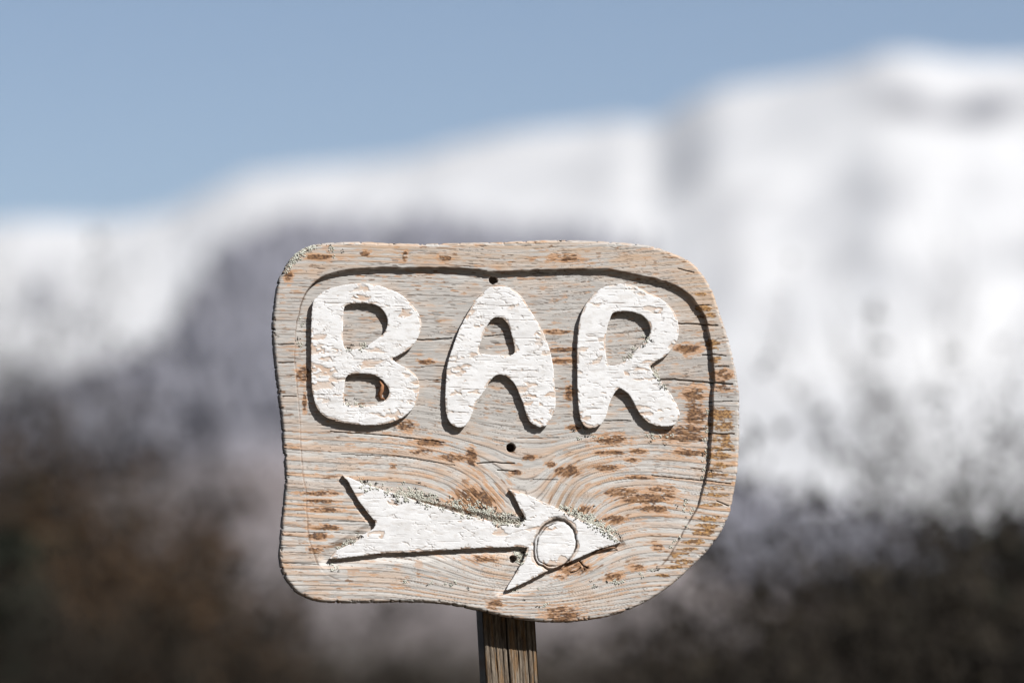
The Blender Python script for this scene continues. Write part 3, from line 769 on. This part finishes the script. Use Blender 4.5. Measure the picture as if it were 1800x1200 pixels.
# ---- curled splinters
def splinter(path, w0, tint_, label):
    P = np.array(path, float); uv = to_uv(P[:, :2]); n = len(P)
    V, F, Cc = [], [], []
    for i in range(n):
        t = np.gradient(uv, axis=0)[i]; t /= np.hypot(*t) + 1e-6; nn = np.array([-t[1], t[0]])
        wd = w0 * math.sin(math.pi * (0.12 + 0.8 * i / (n - 1)))
        for sgn, dh in ((-1, 0.6), (0, 1.6), (1, 0.6), (0, -0.6)):
            V.append(loc(uv[i, 0] + nn[0] * wd * sgn, uv[i, 1] + nn[1] * wd * sgn, P[i, 2] + dh))
            Cc.append(np.array(tint_) * random.uniform(0.7, 1.3))
    for i in range(n - 1):
        for k in range(4):
            a = i * 4 + k; b = i * 4 + (k + 1) % 4
            F.append((a, b, b + 4, a + 4))
    obj('splinter', mesh_np('splinter', np.array(V), np.array(F), np.array(Cc)), M_WOOD, board, label=label)
splinter([(668, 669, -3), (672, 677, -2), (671, 685, -3), (668, 692, -5), (670, 699, -7), (677, 701, -8)], 4.2, (0.34, 0.17, 0.09), 'curled brown splinter inside the B')
splinter([(1040, 974, -7), (1056, 966, -4), (1070, 962, -3), (1080, 962, -3), (1087, 966, -5)], 2.4, (0.24, 0.15, 0.10), 'curled brown splinter under the arrow tip')

# ---- the post
back = T_B * S
pu = to_uv([(851.5, 1137), (943.5, 1147), (854.5, 1200), (947.0, 1200)], back)
PW = 0.5 * ((pu[1, 0] - pu[0, 0]) + (pu[3, 0] - pu[2, 0])) * S
tilt = math.atan(((pu[2, 0] - pu[0, 0]) / (pu[2, 1] - pu[0, 1]) + (pu[3, 0] - pu[1, 0]) / (pu[3, 1] - pu[1, 1])) / 2)
cx_l = ((pu[0, 0] + pu[1, 0]) / 2 - 890) * S; cz_l = B0[2] - ((pu[0, 1] + pu[1, 1]) / 2 - 760) * S
ncol = 96; PD = 0.062
zt = B0[2] + 0.16; zb = -0.25
rows = np.concatenate([np.linspace(zb, cz_l - 0.12, 60), np.linspace(cz_l - 0.12, cz_l + 0.06, 140)[1:], np.linspace(cz_l + 0.06, zt, 12)[1:]])
xs = np.linspace(-PW / 2, PW / 2, ncol)
per = [(x, 0.0, 1) for x in xs] + [(PW / 2, y, 0) for y in np.linspace(0.001, PD, 12)] + [(x, PD, 0) for x in np.linspace(PW / 2, -PW / 2, 12)[1:]] + [(-PW / 2, y, 0) for y in np.linspace(PD, 0.001, 12)[1:]]
per = np.array(per); npn = len(per)
RX, RZ = np.meshgrid(per[:, 0], rows); RY = np.tile(per[:, 1], (len(rows), 1)); FR = np.tile(per[:, 2], (len(rows), 1))
px_ = RX / S + 4 * (fbm(RZ / S / 120, RX * 0, 140, 2) - 0.5)
hgt = np.zeros(RX.shape)
for c0, wd, dp in ((2.0 - 6, 1.5, 9), (14, 1.0, 5), (31, 1.0, 5.5), (-13, 0.8, 3), (-25, 0.8, 3), (24, 0.6, 2), (-36, 0.7, 2.5), (39, 0.7, 3)):
    d = np.abs(px_ - c0 - 1.5 * (fbm(RZ / S / 30, RX * 0 + c0, 141, 2) - 0.5))
    hgt += dp * sstep(wd * 1.25, wd * 0.3, d)
rib = fbm(px_ / 1.5, RZ / S / 90, 142, 3)
hgt += 2.6 * (1 - rib)
edge = np.minimum(RX + PW / 2, PW / 2 - RX) / S
hgt += np.where(edge < 3, (3 - edge) ** 2 / 3, 0)
RY = RY + FR * hgt * S
t1 = fbm(px_ / 4, RZ / S / 60, 143, 3)
fine = fbm(px_ / 1.3, RZ / S / 26, 145, 3)
pc = mix((0.12, 0.09, 0.065), (0.30, 0.25, 0.195), sstep(0.3, 0.7, 0.45 * t1 + 0.55 * fine))
pc = mix(pc, (0.27, 0.15, 0.06), sstep(0.52, 0.68, fbm(px_ / 4, RZ / S / 45, 144, 3)) * 0.6)
pc = pc * np.where(FR > 0, 1.0, 0.4)[..., None]  # post sides and back darkened in the colour to stand for shade
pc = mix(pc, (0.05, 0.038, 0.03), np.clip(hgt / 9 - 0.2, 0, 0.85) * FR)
Vp = np.stack([RX, RY, RZ], -1)
Vp[..., 0] += cx_l + math.tan(tilt) * (cz_l - Vp[..., 2])
Vp[..., 1] += back
i = np.arange(len(rows) * npn).reshape(len(rows), npn)
fp = np.stack([i[:-1], np.roll(i, -1, 1)[:-1], np.roll(i, -1, 1)[1:], i[1:]], -1).reshape(-1, 4)
topc = Vp[-1].mean(0); nv = len(rows) * npn
Vp = np.concatenate([Vp.reshape(-1, 3), topc[None]]); pcc = np.concatenate([pc.reshape(-1, 3), [[0.25, 0.2, 0.15]]])
ft = np.stack([i[-1, ::1], np.roll(i[-1], -1), np.full(npn, nv), np.full(npn, nv)], -1)
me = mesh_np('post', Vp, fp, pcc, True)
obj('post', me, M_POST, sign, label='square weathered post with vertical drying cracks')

# ================================================================== SHRUBS AND TREES
def seg_mesh(name, segs, sides=3):
    """tapered prisms along segments (p0, p1, r0, r1)"""
    a = np.array([s[0] for s in segs]); b = np.array([s[1] for s in segs])
    r0 = np.array([s[2] for s in segs]); r1 = np.array([s[3] for s in segs])
    d = b - a; d /= np.linalg.norm(d, axis=1, keepdims=True) + 1e-9
    ref = np.where(np.abs(d[:, 2:3]) < 0.9, [[0, 0, 1.0]], [[1.0, 0, 0]])
    u = np.cross(d, ref); u /= np.linalg.norm(u, axis=1, keepdims=True) + 1e-9
    w = np.cross(d, u)
    k = np.arange(sides) * 2 * math.pi / sides
    ring = u[:, None] * np.cos(k)[None, :, None] + w[:, None] * np.sin(k)[None, :, None]
    V = np.concatenate([a[:, None] + ring * r0[:, None, None], b[:, None] + ring * r1[:, None, None]], 1).reshape(-1, 3)
    off = (np.arange(len(a)) * 2 * sides)[:, None]
    F = [np.array([[j, (j + 1) % sides, sides + (j + 1) % sides, sides + j]]) + off for j in range(sides)]
    return mesh_np(name, V, np.concatenate(F))

def leaf_mesh(name, pts, size, r):
    n = len(pts); pts = np.array(pts)
    d = r.normal(0, 1, (n, 3)); d /= np.linalg.norm(d, axis=1, keepdims=True)
    e = np.cross(d, r.normal(0, 1, (n, 3))); e /= np.linalg.norm(e, axis=1, keepdims=True)
    L = r.uniform(*size, n)[:, None]
    V = np.stack([pts, pts + d * L * 0.5 + e * L * 0.28, pts + d * L, pts + d * L * 0.5 - e * L * 0.28], 1).reshape(-1, 3)
    return mesh_np(name, V, np.arange(4 * n).reshape(n, 4))

def grow(r, stems, height, spread, upright, levels, kids, base_r, lenf=0.62):
    """recursive bare shrub; returns thick segments, twig segments, tips"""
    thick, twig, tips = [], [], []
    def branch(p, d, L, rad, lv):
        n = 4 if lv == 0 else 3
        for k in range(n):
            d2 = d + r.normal(0, 0.16, 3) + np.array([0, 0, upright * 0.16])
            d2 /= np.linalg.norm(d2)
            q = p + d2 * L / n
            ra = rad * (1 - 0.75 * k / n); rb = rad * (1 - 0.75 * (k + 1) / n)
            (thick if lv < 2 else twig).append((p, q, ra, rb))
            if lv < levels:
                for _ in range(kids[lv]):
                    if r.random() < 0.85:
                        s = r.normal(0, 1, 3); s -= s.dot(d2) * d2; s /= np.linalg.norm(s) + 1e-9
                        ang = r.uniform(0.35, 0.95)
                        c = d2 * math.cos(ang) + s * math.sin(ang)
                        branch(q, c, L * lenf * r.uniform(0.6, 1.1), max(rb * 0.75, 0.0042), lv + 1)
            p, d = q, d2
        tips.append(p)
    for s in range(stems):
        a = r.uniform(0, 2 * math.pi); t = r.uniform(0.1, spread)
        d = np.array([math.cos(a) * t, math.sin(a) * t, 1.0]); d /= np.linalg.norm(d)
        branch(np.array([math.cos(a), math.sin(a), 0]) * r.uniform(0.02, 0.2) + np.array([0, 0, -0.1]), d, height * r.uniform(0.7, 1.0), base_r * r.uniform(0.7, 1.1), 0)
    return thick, twig, tips

M_BARK = noise_mat('dark_bark', (0.030, 0.024, 0.02), (0.085, 0.068, 0.055), 14)
M_TWIG = noise_mat('brown_twigs', (0.045, 0.034, 0.028), (0.10, 0.075, 0.058), 10)
M_DKTWIG = noise_mat('black_brown_twigs', (0.018, 0.015, 0.013), (0.05, 0.04, 0.032), 10)
M_RUST = noise_mat('rusty_dry_leaves', (0.045, 0.028, 0.016), (0.14, 0.085, 0.046), 6)
M_OLIVE = noise_mat('dull_brown_leaves', (0.012, 0.0105, 0.008), (0.042, 0.034, 0.024), 6)
M_NEEDLE = noise_mat('dark_spruce_needles', (0.012, 0.017, 0.012), (0.04, 0.048, 0.034), 5)

r = np.random.default_rng(21)
PROTO = {}
def proto(key, bark, twigm, leafm, leaf_n, leaf_s, **kw):
    th, tw, tips = grow(r, **kw)
    parts = [('stems', seg_mesh('stems', th, 5), bark), ('twigs', seg_mesh('twigs', tw, 3), twigm)]
    if leafm:
        src = [s[1] for s in tw]
        pts = [src[r.integers(len(src))] + r.normal(0, 0.03, 3) for _ in range(leaf_n)]
        parts.append(('leaves', leaf_mesh('leaves', pts, leaf_s, r), leafm))
    PROTO[key] = parts
proto('bare_a', M_BARK, M_TWIG, None, 0, None, stems=9, height=1.9, spread=0.55, upright=0.7, levels=3, kids=(3, 3, 2), base_r=0.018)
proto('bare_b', M_BARK, M_DKTWIG, None, 0, None, stems=12, height=1.7, spread=0.8, upright=0.35, levels=3, kids=(3, 3, 2), base_r=0.02)
proto('rust_a', M_BARK, M_TWIG, M_RUST, 14000, (0.04, 0.09), stems=8, height=2.1, spread=0.28, upright=1.3, levels=3, kids=(3, 2, 2), base_r=0.018)
proto('dull_a', M_BARK, M_DKTWIG, M_OLIVE, 16000, (0.04, 0.09), stems=11, height=1.7, spread=0.7, upright=0.5, levels=3, kids=(3, 3, 1), base_r=0.02)
proto('tall_a', M_BARK, M_DKTWIG, None, 0, None, stems=5, height=3.0, spread=0.25, upright=1.2, levels=3, kids=(3, 3, 2), base_r=0.025)

proto('dark_tall', M_BARK, M_DKTWIG, M_OLIVE, 6500, (0.04, 0.09), stems=6, height=2.4, spread=0.3, upright=1.1, levels=3, kids=(3, 3, 1), base_r=0.02)

def spruce_proto(key, h, rad):
    trunk = [(np.array([0, 0, -0.2 + h * k / 10]), np.array([0, 0, -0.2 + h * (k + 1) / 10]), 0.08 * h / 4 * (1 - k / 10.5), 0.08 * h / 4 * (1 - (k + 1) / 10.5)) for k in range(10)]
    limbs, pts = [], []
    z = 0.15
    while z < h - 0.1:
        f = 1 - z / h
        for k in range(7):
            a = r.uniform(0, 2 * math.pi); L = rad * f * r.uniform(0.7, 1.1) + 0.06
            p = np.array([0, 0, z + r.uniform(-.05, .05)]); d = np.array([math.cos(a), math.sin(a), -0.18])
            n = max(2, int(L / 0.12))
            for m_ in range(n):
                qn = p + d * L / n; d = d + np.array([0, 0, 0.05])
                limbs.append((p, qn, 0.014 * (1 - m_ / n) + 0.004, 0.014 * (1 - (m_ + 1) / n) + 0.003))
                for _ in range(int(9 + 10 * f)):
                    s = r.random(); pts.append(p * (1 - s) + qn * s + r.normal(0, 1, 3) * np.array([0.07, 0.07, 0.035]) * (1.2 - m_ / n))
                p = qn
        z += 0.16 + 0.05 * r.random()
    PROTO[key] = [('trunk', seg_mesh('trunk', trunk + limbs, 5), M_BARK), ('crown', leaf_mesh('crown', pts, (0.06, 0.13), r), M_NEEDLE)]
spruce_proto('spruce_a', 2.6, 0.95)
spruce_proto('spruce_b', 3.4, 1.0)

def plant(key, name, px, Y, py_top, label, cat, group, rz, hproto, parts=True):
    x = float(at(np.array(float(px)), np.array(1000.0), Y)[0]); z = float(ground_h(np.array(x), np.array(float(Y))))
    ztop = float(at(np.array(float(px)), np.array(float(py_top)), Y)[2])
    s = (ztop - z) / hproto
    o = empty(name, (x, Y, z - 0.03), rz, label, cat, group)
    o.scale = (s * random.uniform(0.9, 1.1), s * random.uniform(0.9, 1.1), s)
    for nme, me, mat in PROTO[key]:
        obj(nme, me, mat, o)
    return o

HP = {k: max(float(np.array([v.co.z for v in me.vertices]).max()) for _, me, _ in v_) for k, v_ in PROTO.items()}
def P_(key, name, px, Y, top, label, cat, group=None):
    plant(key, name, px, Y, top, label, cat, group, random.uniform(0, 6.28), HP[key])

SH = 'shrubs out of focus behind the sign'
# right side, near and dark
P_('dull_a', 'leafless_shrub', 1760, 9.5, 690, 'dark brown shrub at the right edge with twigs against the snow', 'shrub', SH)
P_('bare_b', 'leafless_shrub', 1640, 10.5, 740, 'dark bare shrub right of the sign reaching highest into the snow slope', 'shrub', SH)
P_('bare_a', 'leafless_shrub', 1530, 12, 860, 'thin twiggy shrub just right of the sign below the snow slope', 'shrub', SH)
P_('spruce_a', 'spruce_tree', 1790, 12.5, 880, 'dark young spruce in the bottom right corner', 'tree', SH)
P_('spruce_a', 'spruce_tree', 1560, 13.5, 960, 'dark young spruce between the sign and the bottom right corner', 'tree', SH)
P_('dull_a', 'leafless_shrub', 1420, 12.5, 1000, 'low brown shrub at the bottom, right of the post', 'shrub', SH)
P_('dull_a', 'leafless_shrub', 1660, 11.5, 900, 'brown leafy shrub in front of the spruce at bottom right', 'shrub', SH)
P_('tall_a', 'leafless_tree', 1830, 15, 330, 'tall thin leafless tree at the right edge of the picture', 'tree', SH)
P_('bare_a', 'leafless_shrub', 1270, 16, 1040, 'pale brown twiggy shrub under the right end of the sign', 'shrub', SH)
P_('dull_a', 'leafless_shrub', 1180, 14, 1130, 'low dark shrub at the bottom right of the post', 'shrub', SH)
P_('dull_a', 'leafless_shrub', 1330, 18, 1060, 'brown shrub at the bottom below the right rim of the sign', 'shrub', SH)
P_('spruce_b', 'spruce_tree', 1700, 19, 930, 'farther dark spruce behind the shrubs at right', 'tree', SH)
for k_, (px_k, Y_k, t_k, key_k, lab_k) in enumerate([
        (560, 34, 1090, 'rust_a', 'brown upright shrub far behind the lower left corner of the sign'),
        (690, 40, 1110, 'dull_a', 'far brown shrub under the left half of the sign'),
        (820, 36, 1100, 'dull_a', 'far brown shrub straight behind the post'),
        (930, 42, 1110, 'rust_a', 'far rusty shrub right behind the post'),
        (1060, 38, 1110, 'dull_a', 'far brown shrub under the arrow head'),
        (1160, 34, 1085, 'rust_a', 'far rusty shrub under the right curve of the sign'),
        (1290, 32, 1060, 'dull_a', 'far dark shrub below the right rim of the sign'),
        (1400, 28, 1000, 'rust_a', 'rusty shrub at the foot of the snow slope right of the sign'),
        (1500, 26, 930, 'dull_a', 'dark shrub at the foot of the snow slope, farther right'),
        (100, 30, 760, 'dull_a', 'far dark shrub at left behind the rusty shrubs'),
        (400, 32, 1020, 'dull_a', 'far dark shrub beside the left rim of the sign'),
        (1720, 15, 800, 'bare_b', 'dark bare shrub near the right edge behind the leafy one'),
        (1600, 16, 870, 'dull_a', 'dark leafy shrub at right behind the bare one')]):
    P_(key_k, 'rusty_shrub' if key_k == 'rust_a' else 'leafless_shrub', px_k, Y_k, t_k, lab_k, 'shrub', SH)
P_('dark_tall', 'leafless_shrub', 1630, 10.8, 655, 'upright dark shrub with leafy twigs before the snow right of the sign', 'shrub', SH)
P_('dark_tall', 'leafless_shrub', 1465, 12.2, 730, 'upright thin dark shrub before the snow nearest the sign at right', 'shrub', SH)
P_('dark_tall', 'leafless_shrub', 1800, 11.2, 430, 'tallest dark twiggy shrub cut off by the right edge', 'shrub', SH)
P_('dark_tall', 'leafless_shrub', 1715, 12.8, 700, 'dark upright shrub second from the right edge', 'shrub', SH)
P_('dark_tall', 'leafless_shrub', 45, 19, 660, 'upright dark shrub near the left edge', 'shrub', SH)
P_('dark_tall', 'leafless_shrub', -25, 21, 380, 'tall dark twiggy shrub cut off by the left edge', 'shrub', SH)
P_('dark_tall', 'leafless_shrub', 105, 18, 730, 'dark shrub beside the tall rusty shrub at left', 'shrub', SH)
P_('dark_tall', 'leafless_shrub', 70, 14.5, 800, 'dark shrub in front of the rusty shrub at bottom left', 'shrub', SH)
P_('dark_tall', 'leafless_shrub', 225, 15, 850, 'dark upright shrub between the two tall rusty shrubs', 'shrub', SH)
P_('spruce_a', 'spruce_tree', 20, 15.5, 900, 'low dark spruce filling the bottom left corner', 'tree', SH)
# left side, farther and browner
P_('dull_a', 'leafless_shrub', 20, 17, 700, 'dark shrub at the left edge of the picture', 'shrub', SH)
P_('spruce_b', 'spruce_tree', 60, 21, 820, 'dark spruce in the bottom left corner', 'tree', SH)
P_('rust_a', 'rusty_shrub', 150, 16, 655, 'tall rusty brown upright shrub left of the sign', 'shrub', SH)
P_('rust_a', 'rusty_shrub', 260, 24, 780, 'second rusty brown upright shrub from the left edge', 'shrub', SH)
P_('rust_a', 'rusty_shrub', 330, 20, 1000, 'lower rusty shrub at the bottom between spruce and sign', 'shrub', SH)
P_('bare_a', 'leafless_shrub', 420, 24, 950, 'brown twiggy shrub close to the left rim of the sign', 'shrub', SH)
P_('spruce_a', 'spruce_tree', 300, 19, 1020, 'low dark spruce at the bottom left', 'tree', SH)
P_('dull_a', 'leafless_shrub', 480, 21, 1075, 'brown shrub below the lower left corner of the sign', 'shrub', SH)
P_('bare_b', 'leafless_shrub', 620, 22, 1100, 'dark bare shrub under the bottom edge of the sign', 'shrub', SH)
P_('dull_a', 'leafless_shrub', 760, 24, 1115, 'brown shrub just left of the post', 'shrub', SH)
P_('bare_a', 'leafless_shrub', 990, 20, 1100, 'brown twiggy shrub just right of the post', 'shrub', SH)
P_('bare_b', 'leafless_shrub', 1080, 26, 1110, 'dark bare shrub below the right half of the sign', 'shrub', SH)
P_('dull_a', 'leafless_shrub', 180, 15, 960, 'brown leafy shrub at the bottom left in front of the spruce', 'shrub', SH)
P_('tall_a', 'leafless_tree', -20, 24, 340, 'tall thin leafless tree at the left edge of the picture', 'tree', SH)

# ================================================================== HAZE
HAZE = 0.35e-4
hx0, hx1, hy0, hy1, hz0, hz1 = -15000, 15000, -15000, 15000, -70, 1500
hv = [(x, y, z) for x in (hx0, hx1) for y in (hy0, hy1) for z in (hz0, hz1)]
hf = [(0, 1, 3, 2), (4, 6, 7, 5), (0, 4, 5, 1), (2, 3, 7, 6), (0, 2, 6, 4), (1, 5, 7, 3)]
hm = bpy.data.materials.new('mountain_air'); hm.use_nodes = True
hn = hm.node_tree.nodes; hn.clear()
ho = hn.new('ShaderNodeOutputMaterial'); hp = hn.new('ShaderNodeVolumePrincipled')
hp.inputs['Color'].default_value = (0.95, 0.97, 1.0, 1); hp.inputs['Density'].default_value = HAZE
hp.inputs['Anisotropy'].default_value = 0.2
hm.node_tree.links.new(hp.outputs[0], ho.inputs['Volume'])
obj('haze', mesh_np('haze', np.array(hv, float), np.array(hf)), hm, kind='stuff', label='thin blue mountain air fading the distance', cat='haze')
scene.cycles.volume_bounces = 0
